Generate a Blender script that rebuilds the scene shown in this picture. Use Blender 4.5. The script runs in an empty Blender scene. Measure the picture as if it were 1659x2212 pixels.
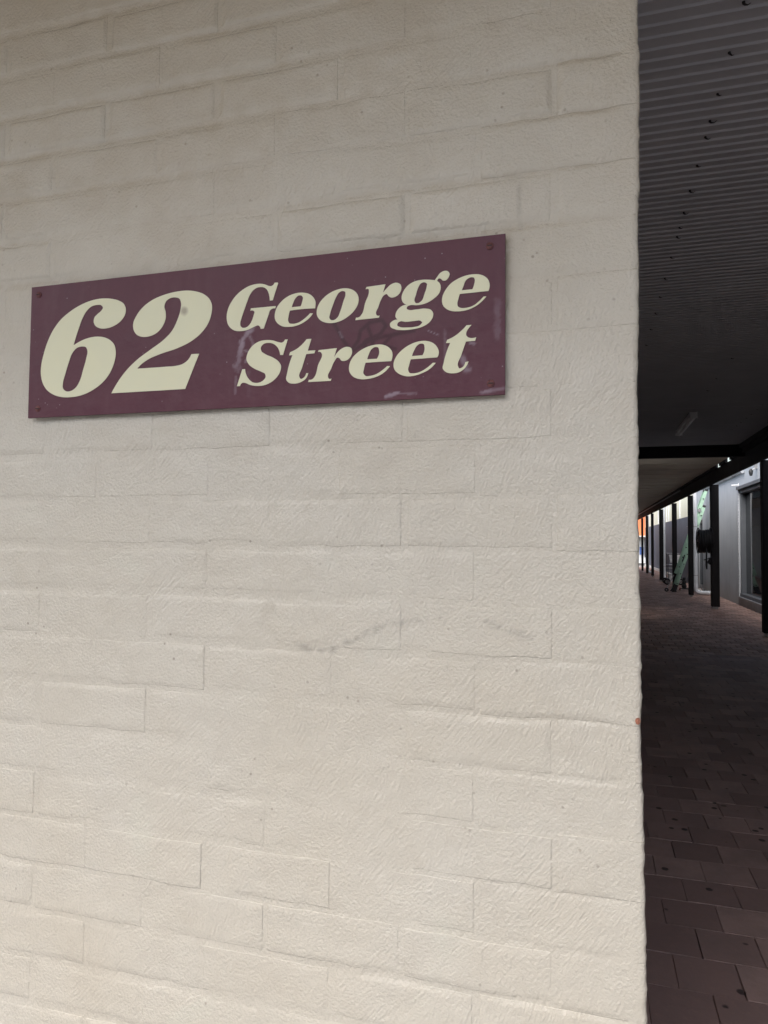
import bpy, math, random
import numpy as np
from mathutils import Vector, Matrix

random.seed(7)
RNG = np.random.default_rng(7)
SC = bpy.context.scene
COL = SC.collection
PI = math.pi

# ------------------------------------------------------------------ camera
CAM_POS = Vector((-0.0685, -1.1129, 1.45))
YAW, PITCH, ROLL = -0.285428, 0.0408275, 0.0089441
fw = Vector((math.sin(YAW) * math.cos(PITCH), math.cos(YAW) * math.cos(PITCH), math.sin(PITCH)))
r0 = fw.cross(Vector((0, 0, 1))).normalized()
u0 = r0.cross(fw)
rt = math.cos(ROLL) * r0 + math.sin(ROLL) * u0
up = -math.sin(ROLL) * r0 + math.cos(ROLL) * u0
cd = bpy.data.cameras.new("camera")
cd.sensor_fit = 'HORIZONTAL'
cd.sensor_width = 36.0
cd.lens = 1513.257 / 1659.0 * 36.0
cd.clip_start = 0.02
cd.clip_end = 3000
cam = bpy.data.objects.new("camera", cd)
COL.objects.link(cam)
M = Matrix((rt, up, -fw)).transposed().to_4x4()
M.translation = CAM_POS
cam.matrix_world = M
SC.camera = cam

# ------------------------------------------------------------------ sky, sun, exposure
SUN_EL, SUN_AZ = math.radians(52), math.radians(208)     # azimuth from +Y, clockwise
world = bpy.data.worlds.new("World")
SC.world = world
world.use_nodes = True
wt = world.node_tree
bg = wt.nodes["Background"]
sky = wt.nodes.new("ShaderNodeTexSky")
sky.sky_type = 'NISHITA'
sky.sun_disc = False
sky.sun_elevation = SUN_EL
sky.sun_rotation = SUN_AZ
sky.air_density = 1.3
sky.dust_density = 4.0
hs = wt.nodes.new("ShaderNodeHueSaturation")             # overcast: little blue left
hs.inputs['Saturation'].default_value = 0.78
wt.links.new(sky.outputs[0], hs.inputs['Color'])
wt.links.new(hs.outputs[0], bg.inputs['Color'])
bg.inputs['Strength'].default_value = 0.15
sd = bpy.data.lights.new("sun", 'SUN')
sd.energy = 1.5
sd.angle = math.radians(40)
sd.color = (1.0, 0.985, 0.965)
sun = bpy.data.objects.new("sun", sd)
COL.objects.link(sun)
sdir = Vector((math.sin(SUN_AZ) * math.cos(SUN_EL), math.cos(SUN_AZ) * math.cos(SUN_EL), math.sin(SUN_EL)))
sun.rotation_euler = sdir.to_track_quat('Z', 'Y').to_euler()
SC.view_settings.view_transform = 'Standard'
SC.view_settings.look = 'None'
SC.view_settings.gamma = 1
SC.view_settings.use_curve_mapping = False
SC.view_settings.exposure = 1.05
SC.render.engine = 'CYCLES'
SC.cycles.use_denoising = True
SC.cycles.max_bounces = 10
SC.cycles.diffuse_bounces = 6
SC.cycles.glossy_bounces = 5
SC.cycles.sample_clamp_indirect = 8.0
AWN_D = 1.75                                   # depth of the awning over the footpath

# ------------------------------------------------------------------ mesh helpers
class MB:
    def __init__(s): s.v = []; s.f = []
    def add(s, vs, fs):
        o = len(s.v); s.v += [tuple(p) for p in vs]; s.f += [tuple(i + o for i in f) for f in fs]; return s
    def box(s, x0, x1, y0, y1, z0, z1):
        return s.add([(x0,y0,z0),(x1,y0,z0),(x1,y1,z0),(x0,y1,z0),(x0,y0,z1),(x1,y0,z1),(x1,y1,z1),(x0,y1,z1)],
                     [(0,3,2,1),(4,5,6,7),(0,1,5,4),(1,2,6,5),(2,3,7,6),(3,0,4,7)])
    def bar(s, p0, p1, w, d, ref=(0, 1, 0)):
        """rectangular bar from p0 to p1; w across (perpendicular to ref), d along ref"""
        p0 = Vector(p0); p1 = Vector(p1); t = (p1 - p0).normalized(); b = Vector(ref)
        b = (b - t * b.dot(t)).normalized(); a = t.cross(b)
        vs = []
        for p in (p0, p1):
            for i, j in ((-1,-1),(1,-1),(1,1),(-1,1)): vs.append(p + a * (w / 2 * i) + b * (d / 2 * j))
        return s.add(vs, [(0,3,2,1),(4,5,6,7),(0,1,5,4),(1,2,6,5),(2,3,7,6),(3,0,4,7)])
    def ring(s, path, radii, n=14, caps=True, closed=False):
        """swept tube along a list of points"""
        P = [Vector(p) for p in path]; m = len(P)
        if not isinstance(radii, (list, tuple)): radii = [radii] * m
        vs = []; ref = None
        for i, p in enumerate(P):
            if closed: t = (P[(i + 1) % m] - P[i - 1]).normalized()
            else: t = (P[min(i + 1, m - 1)] - P[max(i - 1, 0)]).normalized()
            if ref is None:
                ref = Vector((0, 0, 1)) if abs(t.z) < .9 else Vector((1, 0, 0))
            a = (ref - t * ref.dot(t)).normalized(); b = t.cross(a); ref = a
            for k in range(n):
                q = 2 * PI * k / n
                vs.append(p + (a * math.cos(q) + b * math.sin(q)) * radii[i])
        fs = []
        for i in range(m if closed else m - 1):
            j = (i + 1) % m
            for k in range(n):
                l = (k + 1) % n
                fs.append((i * n + k, i * n + l, j * n + l, j * n + k))
        if caps and not closed:
            fs.append(tuple(range(n))[::-1]); fs.append(tuple((m - 1) * n + k for k in range(n)))
        return s.add(vs, fs)
    def cyl(s, p0, p1, r, n=16, r2=None): return s.ring([p0, p1], [r, r if r2 is None else r2], n)
    def torus(s, c, axis, R, r, n=28, m=8):
        c = Vector(c); ax = Vector(axis).normalized(); a = ax.orthogonal().normalized(); b = ax.cross(a)
        return s.ring([c + (a * math.cos(2*PI*i/n) + b * math.sin(2*PI*i/n)) * R for i in range(n)], r, m, closed=True)
    def prism(s, pts, ext):
        """closed polygon pts (3d, planar) extruded by vector ext"""
        n = len(pts); e = Vector(ext)
        vs = [Vector(p) for p in pts] + [Vector(p) + e for p in pts]
        return s.add(vs, [tuple(range(n))[::-1], tuple(range(n, 2*n))] + [(i, (i+1) % n, n + (i+1) % n, n + i) for i in range(n)])
    def mesh(s, name, mat=None, smooth=None):
        me = bpy.data.meshes.new(name); me.from_pydata(s.v, [], s.f); me.update()
        if mat: me.materials.append(mat)
        if smooth is not None:
            me.shade_smooth(); me.set_sharp_from_angle(angle=math.radians(smooth))
        return me

def link(name, data, parent=None):
    o = bpy.data.objects.new(name, data); COL.objects.link(o)
    if parent is not None: o.parent = parent
    return o
def part(name, mb, mat, parent=None, smooth=None, bevel=0, seg=2, label=None):
    o = link(name, mb.mesh(name, mat, smooth), parent)
    if bevel:
        m = o.modifiers.new("bevel", 'BEVEL'); m.width = bevel; m.segments = seg; m.limit_method = 'ANGLE'
        m.angle_limit = math.radians(40)
    if label: o["label"] = label
    return o
def thing(name, label, cat, group=None, loc=None):
    o = link(name, None); o.empty_display_size = .1
    return tag(o, label, cat, group)
def tag(o, label, cat, group=None):
    o["label"] = label; o["category"] = cat
    if group: o["group"] = group
    return o
def structure(o): o["kind"] = "structure"; return o

# smooth value noise in numpy (0..1)
_T = RNG.random((256, 256))
def vn(x, y, seed=0):
    x = np.asarray(x, float) + seed * 17.31 + 900; y = np.asarray(y, float) + seed * 9.77 + 900
    xi = np.floor(x).astype(int); yi = np.floor(y).astype(int); fx = x - xi; fy = y - yi
    fx = fx * fx * (3 - 2 * fx); fy = fy * fy * (3 - 2 * fy)
    g = lambda i, j: _T[i % 256, j % 256]
    return (g(xi, yi) * (1 - fx) + g(xi + 1, yi) * fx) * (1 - fy) + (g(xi, yi + 1) * (1 - fx) + g(xi + 1, yi + 1) * fx) * fy
def sstep(a, b, x):
    t = np.clip((x - a) / (b - a), 0, 1); return t * t * (3 - 2 * t)
def polydist(x, z, pts):
    d = np.full(np.shape(x), 9.0)
    for (ax, az), (bx, bz) in zip(pts[:-1], pts[1:]):
        dx, dz = bx - ax, bz - az; L = dx * dx + dz * dz
        t = np.clip(((x - ax) * dx + (z - az) * dz) / L, 0, 1)
        d = np.minimum(d, np.hypot(x - ax - t * dx, z - az - t * dz))
    return d
def grid_faces(nx, nz):
    i = np.arange(nx - 1)[:, None]; j = np.arange(nz - 1)[None, :]
    a = i * nz + j
    return np.stack([a, a + nz, a + nz + 1, a + 1], -1).reshape(-1, 4)
def np_mesh(name, V, F, mat, attrs=None, smooth=True):
    me = bpy.data.meshes.new(name)
    me.vertices.add(len(V)); me.vertices.foreach_set("co", np.asarray(V, np.float32).ravel())
    F = np.asarray(F, np.int32); k = F.shape[1]
    me.loops.add(F.size); me.loops.foreach_set("vertex_index", F.ravel())
    me.polygons.add(len(F)); me.polygons.foreach_set("loop_start", np.arange(0, F.size, k, dtype=np.int32))
    me.update(calc_edges=True); me.validate()
    for n, a in (attrs or {}).items():
        at = me.attributes.new(n, 'FLOAT', 'POINT'); at.data.foreach_set("value", np.asarray(a, np.float32))
    me.materials.append(mat)
    if smooth: me.shade_smooth()
    return me

# ------------------------------------------------------------------ material helpers
class NT:
    def __init__(s, name):
        s.m = bpy.data.materials.new(name); s.m.use_nodes = True; s.t = s.m.node_tree
        s.b = s.t.nodes["Principled BSDF"]; s.pos = None
    def n(s, typ, ins=None, **props):
        nd = s.t.nodes.new("ShaderNode" + typ)
        for k, v in props.items(): setattr(nd, k, v)
        for k, v in (ins or {}).items(): s.set(nd.inputs[k], v)
        return nd
    def set(s, sock, v):
        if isinstance(v, bpy.types.NodeSocket): s.t.links.new(v, sock)
        elif isinstance(v, bpy.types.Node): s.t.links.new(v.outputs[0], sock)
        else:
            if isinstance(v, tuple) and len(v) == 3 and sock.type == 'RGBA': v = (*v, 1)
            sock.default_value = v
    def P(s):
        if s.pos is None: s.pos = s.n("NewGeometry").outputs['Position']
        return s.pos
    def map(s, scale=(1, 1, 1), rot=(0, 0, 0), vec=None):
        return s.n("Mapping", {'Vector': vec or s.P(), 'Scale': scale, 'Rotation': rot}).outputs[0]
    def rotmap(s, scale, rot):          # rotate first, then stretch
        return s.n("Mapping", {'Vector': s.n("Mapping", {'Vector': s.P(), 'Rotation': rot}).outputs[0], 'Scale': scale}).outputs[0]
    def noise(s, scale, detail=3, rough=.5, vec=None, dist=0):
        return s.n("TexNoise", {'Vector': vec or s.P(), 'Scale': scale, 'Detail': detail, 'Roughness': rough, 'Distortion': dist}).outputs[0]
    def ramp(s, fac, lo, hi, a=0., b=1.):
        return s.n("MapRange", {0: fac, 1: lo, 2: hi, 3: a, 4: b}).outputs[0]
    def math(s, op, a, b=0.):
        return s.n("Math", {0: a, 1: b}, operation=op).outputs[0]
    def mix(s, fac, a, b, blend='MIX'):
        nd = s.n("Mix", None, data_type='RGBA', blend_type=blend)
        s.set(nd.inputs[0], fac); s.set(nd.inputs[6], a); s.set(nd.inputs[7], b); return nd.outputs[2]
    def attr(s, name): return s.n("Attribute", None, attribute_name=name).outputs['Fac']
    def bump(s, h, dist, strength=1., normal=None):
        nd = s.n("Bump", {'Height': h, 'Distance': dist, 'Strength': strength})
        if normal is not None: s.set(nd.inputs['Normal'], normal)
        return nd.outputs[0]
    def out(s, col=None, rough=None, normal=None, **kw):
        if col is not None: s.set(s.b.inputs['Base Color'], col)
        if rough is not None: s.set(s.b.inputs['Roughness'], rough)
        if normal is not None: s.set(s.b.inputs['Normal'], normal)
        for k, v in kw.items(): s.set(s.b.inputs[k.replace('_', ' ')], v)
        return s.m
def plain(name, col, rough=.6, var=.18, scale=14., bump=.0008, bscale=60., metal=0., spec=.4):
    """a surface with a little colour drift, uneven gloss and fine relief"""
    t = NT(name)
    n1 = t.noise(scale, 5, .6); n2 = t.noise(bscale, 4, .6)
    dark = tuple(c * (1 - var) for c in col); lite = tuple(min(1, c * (1 + var)) for c in col)
    c = t.mix(t.ramp(n1, .3, .7), dark, lite)
    r = t.ramp(n2, .3, .7, rough - .08, rough + .08)
    return t.out(c, r, t.bump(n2, bump), Metallic=metal, Specular_IOR_Level=spec)

# ------------------------------------------------------------------ materials
def wall_paint():
    t = NT("cream_masonry_paint")
    big = t.noise(2.3, 4, .6); mid = t.noise(11, 5, .65); fine = t.noise(260, 2, .5)
    base = t.mix(t.ramp(big, .35, .68), (.532, .485, .402), (.557, .521, .450))
    base = t.mix(t.math('MULTIPLY', t.ramp(mid, .52, .78), .30), base, (.43, .375, .30))
    # greenish paint patches
    pt = t.math('MULTIPLY', t.ramp(t.noise(5.2, 2, .5, dist=.6), .62, .72), .18)
    base = t.mix(pt, base, (.555, .565, .475))
    # dark specks: dust in the pores of the paint
    v = t.n("TexVoronoi", {'Vector': t.P(), 'Scale': 40.0, 'Randomness': 1.0}, feature='F1')
    sp = t.math('MULTIPLY', t.ramp(v.outputs['Distance'], .13, .06), t.ramp(t.noise(6, 3), .50, .62))
    base = t.mix(t.math('MULTIPLY', sp, .75), base, (.25, .21, .17))
    base = t.mix(t.attr("scuff"), base, (.20, .175, .15))
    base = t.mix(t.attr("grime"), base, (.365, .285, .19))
    # relief: rolled stipple and brushed strokes, direction drifting over the wall
    m1 = t.ramp(t.noise(3.1, 2, .5), .40, .60)
    m2 = t.ramp(t.noise(4.6, 2, .5, vec=t.map((1, 1, 1.4))), .42, .62)
    st1 = t.noise(1.0, 2, .55, vec=t.rotmap((36, 60, 205), (0, math.radians(52), 0)), dist=.3)
    st2 = t.noise(1.0, 2, .55, vec=t.rotmap((44, 60, 235), (0, math.radians(72), 0)), dist=.3)
    st = t.n("Mix", {0: m1, 2: st1, 3: st2}).outputs[0]
    pl = t.noise(200, 3, .6)
    h = t.math('ADD', t.math('MULTIPLY', st, t.ramp(m2, 0, 1, .45, 1.0)), t.math('MULTIPLY', pl, t.ramp(m2, 0, 1, 1.0, .55)))
    nrm = t.bump(h, .0019, 1.0); gl = t.bump(h, .0044, 1.0)
    r = t.ramp(mid, .3, .7, .30, .42)
    return t.out(base, r, nrm, Specular_IOR_Level=.5, Coat_Weight=1.0, Coat_Roughness=.07, Coat_Normal=gl)
def sign_paint():
    t = NT("maroon_sign_enamel")
    n = t.noise(9, 5, .65); f = t.noise(1.0, 4, .6, vec=t.map((30, 30, 6)))
    c = t.mix(t.ramp(n, .3, .7), (.094, .029, .045), (.116, .041, .058))
    c = t.mix(t.math('MULTIPLY', t.ramp(f, .5, .8), .25), c, (.16, .085, .10))
    c = t.mix(t.attr("scrawl"), c, (.050, .018, .026))
    c = t.mix(t.attr("smear"), c, (.34, .27, .32))
    v = t.n("TexVoronoi", {'Vector': t.P(), 'Scale': 70.0}, feature='F1')
    c = t.mix(t.math('MULTIPLY', t.ramp(v.outputs['Distance'], .10, .04), t.ramp(t.noise(7, 2), .52, .66)), c, (.33, .27, .30))
    return t.out(c, t.ramp(n, .3, .7, .33, .45), t.bump(t.noise(90, 3), .0006), Specular_IOR_Level=.22)
def letter_vinyl():
    t = NT("cream_vinyl"); n = t.noise(12, 4, .6)
    c = t.mix(t.ramp(n, .35, .7), (.755, .735, .515), (.725, .715, .52))
    spot = t.n("VectorMath", {0: t.P(), 1: (-.7715, -.0130, 1.862)}, operation='DISTANCE').outputs['Value']
    k = t.math('MULTIPLY', t.ramp(t.math('ADD', spot, t.math('MULTIPLY', t.noise(70, 2), .006)), .0135, .006), .7)
    c = t.mix(k, c, (.27, .22, .17))
    return t.out(c, .42, None, Specular_IOR_Level=.4)
def paver_mat(name, island):
    t = NT(name)
    rnd = t.n("NewGeometry").outputs['Random Per Island'] if island else t.n("ObjectInfo").outputs['Random']
    n = t.noise(5, 5, .65); g = t.noise(34, 5, .7)
    c = t.mix(rnd, (.195, .118, .098), (.43, .275, .225)) if island else t.mix(rnd, (.25, .165, .155), (.42, .29, .268))
    c = t.mix(t.math('MULTIPLY', t.ramp(n, .42, .72), .55), c, (.19, .148, .140))
    c = t.mix(t.math('MULTIPLY', t.ramp(g, .50, .80), .6), c, (.36, .25, .215))
    v = t.n("TexVoronoi", {'Vector': t.P(), 'Scale': 8.5}, feature='F1')
    spot = t.ramp(t.math('ADD', v.outputs['Distance'], t.math('MULTIPLY', t.noise(40, 2), .10)), .20, .16)
    spot = t.math('MULTIPLY', spot, t.ramp(v.outputs['Color'], .30, .38))
    c = t.mix(t.math('MULTIPLY', spot, .85), c, (.022, .018, .020))
    return t.out(c, t.ramp(g, .3, .7, .55, .78), t.bump(g, .0022), Specular_IOR_Level=.35)
def timber_mat():
    t = NT("dark_stained_timber")
    g = t.noise(1.0, 5, .6, vec=t.map((40, 40, 3)))
    c = t.mix(t.ramp(g, .35, .7), (.009, .008, .009), (.020, .018, .018))
    return t.out(c, t.ramp(g, .3, .7, .6, .8), t.bump(g, .0016), Specular_IOR_Level=.2)
def render_mat():
    t = NT("grey_cement_render")
    n = t.noise(1.6, 5, .62); f = t.noise(70, 4, .6)
    st = t.noise(1.0, 5, .6, vec=t.map((9, 9, .7)))
    c = t.mix(t.ramp(n, .35, .7), (.43, .465, .51), (.50, .53, .57))
    c = t.mix(t.math('MULTIPLY', t.ramp(st, .52, .75), .40), c, (.29, .29, .30))
    lo = t.n("SeparateXYZ", {0: t.P()}).outputs[2]
    c = t.mix(t.math('MULTIPLY', t.ramp(t.math('ADD', lo, t.math('MULTIPLY', n, .5)), .75, .25), .5), c, (.27, .25, .215))
    return t.out(c, .78, t.bump(f, .0012), Specular_IOR_Level=.3)
def glass_mat():
    t = NT("tinted_window_glass")
    return t.out((.012, .015, .018), .03, None, Specular_IOR_Level=1.0, IOR=1.75)
def corr_mat():
    t = NT("grey_ceiling_sheet_paint")
    n = t.noise(3, 4, .6); f = t.noise(1.0, 4, .6, vec=t.map((3, 60, 60)))
    c = t.mix(t.ramp(n, .3, .7), (.40, .405, .43), (.45, .455, .48))
    return t.out(c, t.ramp(f, .3, .7, .34, .50), t.bump(f, .0006), Specular_IOR_Level=.5)

M_WALL = wall_paint(); M_SIGN = sign_paint(); M_VINYL = letter_vinyl()
M_PAVER = paver_mat("clay_paver", False); M_PAVERS = paver_mat("clay_pavers", True)
M_TIMBER = timber_mat(); M_RENDER = render_mat(); M_GLASS = glass_mat(); M_CORR = corr_mat()
M_SAND = plain("bedding_sand", (.045, .037, .033), .9, .3, 20, .002)
M_ASPH = plain("asphalt", (.055, .055, .057), .85, .2, 6, .003)
M_CONC = plain("pale_concrete", (.30, .29, .275), .85, .15, 4, .002)
M_FOOT = plain("brown_paved_footpath", (.245, .240, .245), .85, .15, 4, .002)
M_PANEL = plain("warm_grey_soffit_paint", (.52, .475, .385), .7, .12, 2.0, .0006)
M_BATTEN = plain("white_enamel", (.62, .62, .60), .4, .06)
M_LAMP = plain("white_lamp_enamel", (.84, .84, .84), .35, .03)
M_PVC = plain("grey_pvc_pipe", (.66, .69, .73), .42, .10, 6)
M_BLACK = plain("black_rubber", (.014, .013, .014), .55, .25, 30)
M_STEEL = plain("galvanised_steel", (.38, .38, .39), .42, .15, 20, .0005, 60, .6)
M_ALU = plain("grey_aluminium_frame", (.12, .132, .15), .45, .08, 8, .0003)
M_CHAR = plain("charcoal_wall_paint", (.105, .122, .160), .7, .10, 1.5, .0015)
M_CREAM = plain("cream_wall_paint", (.76, .76, .62), .7, .05, 1.5, .001)
M_GREEN = plain("green_fibreglass", (.38, .58, .45), .5, .12, 8, .0004)
M_DKPL = plain("dark_plastic", (.03, .032, .034), .5, .2, 20)
M_WHITE = plain("white_plastic", (.82, .83, .84), .45, .06)
M_RED = plain("red_plastic", (.22, .035, .03), .5, .15)
M_ORANGE = plain("orange_facade_paint", (.66, .20, .085), .6, .08, 1.2)
M_BLUE = plain("blue_panel", (.09, .16, .42), .5, .1)
M_SCREW = plain("rusty_screw_paint", (.125, .042, .042), .6, .4, 220, .0004, 300)
M_CHIP = plain("bare_brick", (.40, .165, .105), .85, .3, 160, .0012, 240)
M_LINER = plain("dark_interior", (.03, .031, .034), .8, .2)
M_SHOPW = plain("brown_grey_wall_paint", (.10, .093, .09), .75, .15, 2)
M_AWN = plain("cream_awning_paint", (.70, .54, .31), .5, .08, 2)  # warm cream put on the unseen awning to bounce light onto the wall
M_DARKW = plain("dark_painted_wall", (.10, .095, .10), .75, .15, 2)

# ------------------------------------------------------------------ ground and street
structure(part("ground", MB().add([(-1500,-1500,-.12),(1500,-1500,-.12),(1500,1500,-.12),(-1500,1500,-.12)], [(0,1,2,3)]), M_ASPH))
fp = MB().box(-9, 9, -4.2, -.002, -.11, -.004)
structure(part("footpath", fp, M_FOOT, bevel=.01))
pav = MB().add([(-.02,-.001,-.022),(3.42,-.001,-.022),(3.42,44,-.022),(-.02,44,-.022)], [(0,1,2,3)])
PAVING = structure(part("paving", pav, M_SAND))
structure(part("side_court", MB().box(-9, -.022, 8.82, 13.88, -.115, -.02), M_BATTEN))  # white floor chosen for the unseen court, to bounce light onto the soffit
structure(part("street_kerb", MB().box(-40, 40, -4.36, -4.205, -.115, -.004), M_CONC, bevel=.012))
structure(part("far_footpath", MB().box(-12, 14, 44.01, 47, -.115, -.006), M_CONC))

# pavers: 200 mm square, half bond, rows across the passage
PITCH_P, CW = .2036, .2015
def paver_mesh(rnd, g=0.):
    a, b = .0999 - g, .1008 - g; t, u = a - .0014 - g, b - .0014 - g
    j = lambda: rnd.uniform(-.0012, .0012)
    zt = 0.0
    V = []
    for sx, sy in ((-1,-1),(1,-1),(1,1),(-1,1)): V.append((sx * t + j() * .5, sy * u + j() * .5, zt + j() * .4))
    for sx, sy in ((-1,-1),(1,-1),(1,1),(-1,1)): V.append((sx * a + j() * .4, sy * b + j() * .4, -.004))
    for sx, sy in ((-1,-1),(1,-1),(1,1),(-1,1)): V.append((sx * a, sy * b, -.040))
    F = [(0,1,2,3)]
    for i in range(4):
        k = (i + 1) % 4
        F += [(4+i, 4+k, k, i), (8+i, 8+k, 4+k, 4+i)]
    return V, F
rp = random.Random(3)
variants = [paver_mesh(rp) for _ in range(8)]
variants2 = [paver_mesh(rp, .0028) for _ in range(8)]
vmesh = []
for V, F in variants:
    mb = MB().add(V, F); vmesh.append(mb.mesh("paver", M_PAVER))
cells = []
for n in range(-7, 209):
    y = 1.412 + PITCH_P * (n + .5)
    off = .208 if n % 2 == 0 else .308
    for k in range(-2, 18):
        x = off + CW * (k + .5)
        if x < -.02 or x > 3.36: continue
        cells.append((x, y))
def seen(x, y):
    d = Vector((x, y, 0)) - CAM_POS; w = d.dot(fw)
    if w < .2: return False
    px = .5 + d.dot(rt) / w * cd.lens / 36; py = d.dot(up) / w * cd.lens / 36
    corner = (x - CAM_POS.x) - (0 - CAM_POS.x) * (y - CAM_POS.y) / (0 - CAM_POS.y)   # clear of the wall's corner
    return px < 1.09 and py > -.76 and corner > -.12
cells.sort(key=lambda c: (not seen(*c), c[1] ** 2 + c[0] ** 2))
rest = MB()
for i, (x, y) in enumerate(cells):
    z = -.001 + rp.uniform(-.0012, .0010); a = rp.uniform(-.006, .006); tx, ty = rp.uniform(-.006, .006), rp.uniform(-.006, .006)
    if i < 300:
        o = link("paver", vmesh[i % 8], PAVING); o.location = (x + rp.uniform(-.001, .001), y + rp.uniform(-.001, .001), z); o.rotation_euler = (tx, ty, a)
    else:
        R = Matrix.Rotation(a, 4, 'Z') @ Matrix.Rotation(tx, 4, 'X') @ Matrix.Rotation(ty, 4, 'Y')
        V, F = (variants2 if y > 6 else variants)[i % 8]
        rest.add([R @ Vector(v) + Vector((x, y, z)) for v in V], F)
o = part("paver_field", rest, M_PAVERS, PAVING); o["kind"] = "stuff"

# ------------------------------------------------------------------ the painted brick wall
ZF = 2.0391                                   # height of the bed joint just above the sign
WALL = thing("painted_brick_wall", "cream painted brick wall carrying the maroon street sign", "wall")
SCUFF = [(-.545,1.268),(-.507,1.265),(-.48,1.266),(-.449,1.282),(-.417,1.297),(-.385,1.31),(-.338,1.322)]
SCUFF2 = [(-.226,1.322),(-.19,1.312),(-.15,1.297)]
def jmod(x, z): return np.clip(-.22 + 1.75 * vn(x * 3.6, z * 11.6, 1) * (.6 + .55 * vn(x * 17, z * 17, 2)), .0, 1.0) * sstep(.002, .05, -x)
def relief(x, z): return .0016 * (vn(x * 23, z * 31, 3) - .5) + .0011 * (vn(x * 61, z * 70, 4) - .5) + .0024 * (vn(x * 4.1, z * 5.3, 6) - .5)
def marks(x, z):
    s = sstep(.0065, .0005, polydist(x, z, SCUFF) + .014 * (vn(x * 110, z * 110, 8) - .5))
    s = s * np.clip(.15 + 1.1 * vn(x * 120, z * 120, 9), 0, 1) * .52
    s2 = sstep(.006, .001, polydist(x, z, SCUFF2) + .009 * (vn(x * 150, z * 150, 8) - .5)) * .28
    s3 = sstep(.005, 0, polydist(x, z, [(-.175, 2.018), (-.172, 1.95)])) * .55 * vn(x * 80, z * 80, 5)
    g = sstep(.014, .0, np.maximum(np.maximum(-1.1125 - x, x + .196), np.maximum(1.682 - z, z - 1.938))) * (.12 + .55 * sstep(-.5, -.19, x) * sstep(1.75, 1.92, z)) * vn(x * 90, z * 90, 7)
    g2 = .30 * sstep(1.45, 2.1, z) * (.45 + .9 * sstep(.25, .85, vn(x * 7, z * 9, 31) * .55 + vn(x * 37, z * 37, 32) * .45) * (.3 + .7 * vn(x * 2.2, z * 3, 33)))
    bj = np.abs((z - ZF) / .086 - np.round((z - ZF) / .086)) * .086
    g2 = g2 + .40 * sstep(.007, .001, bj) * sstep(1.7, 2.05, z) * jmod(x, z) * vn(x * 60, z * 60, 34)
    return np.clip(s + s2 + s3, 0, 1), np.clip(g + g2, 0, .7)
PERP = .6
def DJ(z): return .0019 + .0028 * sstep(1.75, 2.1, z)
def axis_pts(a, b, step, hi):
    L = b - a
    e = [0, .0012, .003, .0055, .009] if hi else [0, .004]
    n = max(2, int((L - 2 * e[-1]) / step))
    return np.array([a + q for q in e] + list(np.linspace(a + e[-1], b - e[-1], n + 1)[1:-1]) + [b - q for q in e[::-1]])
def brick(x0, x1, z0, z1, hi, corner, rnd):
    jx = lambda: rnd.uniform(-.0014, .0014)
    x0 += jx(); x1 += 0 if corner else jx(); z0 += jx() if not corner else -.0049; z1 += jx() if not corner else .0049
    xs = axis_pts(x0, x1, .0065 if hi else .05, hi); zs = axis_pts(z0, z1, .0065 if hi else .035, hi)
    X, Z = np.meshgrid(xs, zs, indexing='ij'); X = X.copy(); Z = Z.copy()
    ex = np.minimum(X - x0, 9 if corner else x1 - X); ez = np.minimum(Z - z0, z1 - Z)
    Y = DJ(Z) * jmod(X, Z) * np.maximum(1 - sstep(0, .0085, ez), PERP * (1 - sstep(0, .0085, ex))) + relief(X, Z)
    Y += rnd.uniform(-.0004, .0004) + rnd.uniform(-.004, .004) * (X - (x0 + x1) / 2) + rnd.uniform(-.004, .004) * (Z - (z0 + z1) / 2)
    Z += (vn(X * 26, Z * 8, 11) - .5) * .004 * (sstep(.012, 0, Z - z0) + sstep(.012, 0, z1 - Z))
    if corner:
        d = np.clip(x1 - X, 0, .007); r = .007
        Y += r - np.sqrt(np.maximum(r * r - (r - d) ** 2, 0))
        k = sstep(.03, 0, x1 - X)
        X += k * ((vn(Z * 9, 3, 12) - .5) * .0030 + (vn(Z * 47, 4, 14) - .5) * .0016 + (vn(Z * 90, 5, 13) - .5) * .0022 + np.interp(Z, EDGE_Z, EDGE_X))
    nx, nz = len(xs), len(zs)
    V = np.stack([X, Y, Z], -1).reshape(-1, 3); F = [grid_faces(nx, nz)]
    idx = np.arange(nx * nz).reshape(nx, nz)
    per = np.concatenate([idx[:, 0], idx[-1, 1:], idx[-2::-1, -1], idx[0, -2:0:-1]])
    B = V[per].copy(); B[:, 1] = .108 if corner else .03
    o = len(V); m = len(per); q = np.arange(m); q2 = (q + 1) % m
    F.append(np.stack([per[q], o + q, o + q2, per[q2]], -1))
    V = np.concatenate([V, B]); return V, np.concatenate(F)
EDGE_Z = [.0, .753, .892, 1.024, 1.185, 1.328, 1.5, 1.71, 1.888, 2.067, 2.215, 2.222, 2.29, 3.2]        # the corner is slightly out of plumb
EDGE_X = [.016, .012, .010, .008, .005, .004, .002, .004, .004, .007, .007, .0045, .004, .004]
rb = random.Random(11)
restV, restF, ro = [], [], 0
for i in range(13, -24, -1):                          # course below bed joint i
    z1, z0 = ZF + .086 * i - .005, ZF + .086 * (i - 1) + .005
    if z0 < .0: z0 = .004
    par = (i + 1) % 2
    ks = [0] + [k for k in range(1, 44) if k % 2 == par]
    for a, b in zip(ks[:-1], ks[1:]):
        x1 = -.12 * a - (.005 if a else 0); x0 = -.12 * b + .005
        hi = x0 > -1.52 and .38 < z0 < 2.74
        V, F = brick(x0, x1, z0, z1, hi, a == 0, rb)
        if hi:
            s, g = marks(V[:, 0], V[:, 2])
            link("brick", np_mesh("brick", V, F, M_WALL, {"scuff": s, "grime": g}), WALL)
        else:
            restV.append(V); restF.append(F + ro); ro += len(V)
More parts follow.
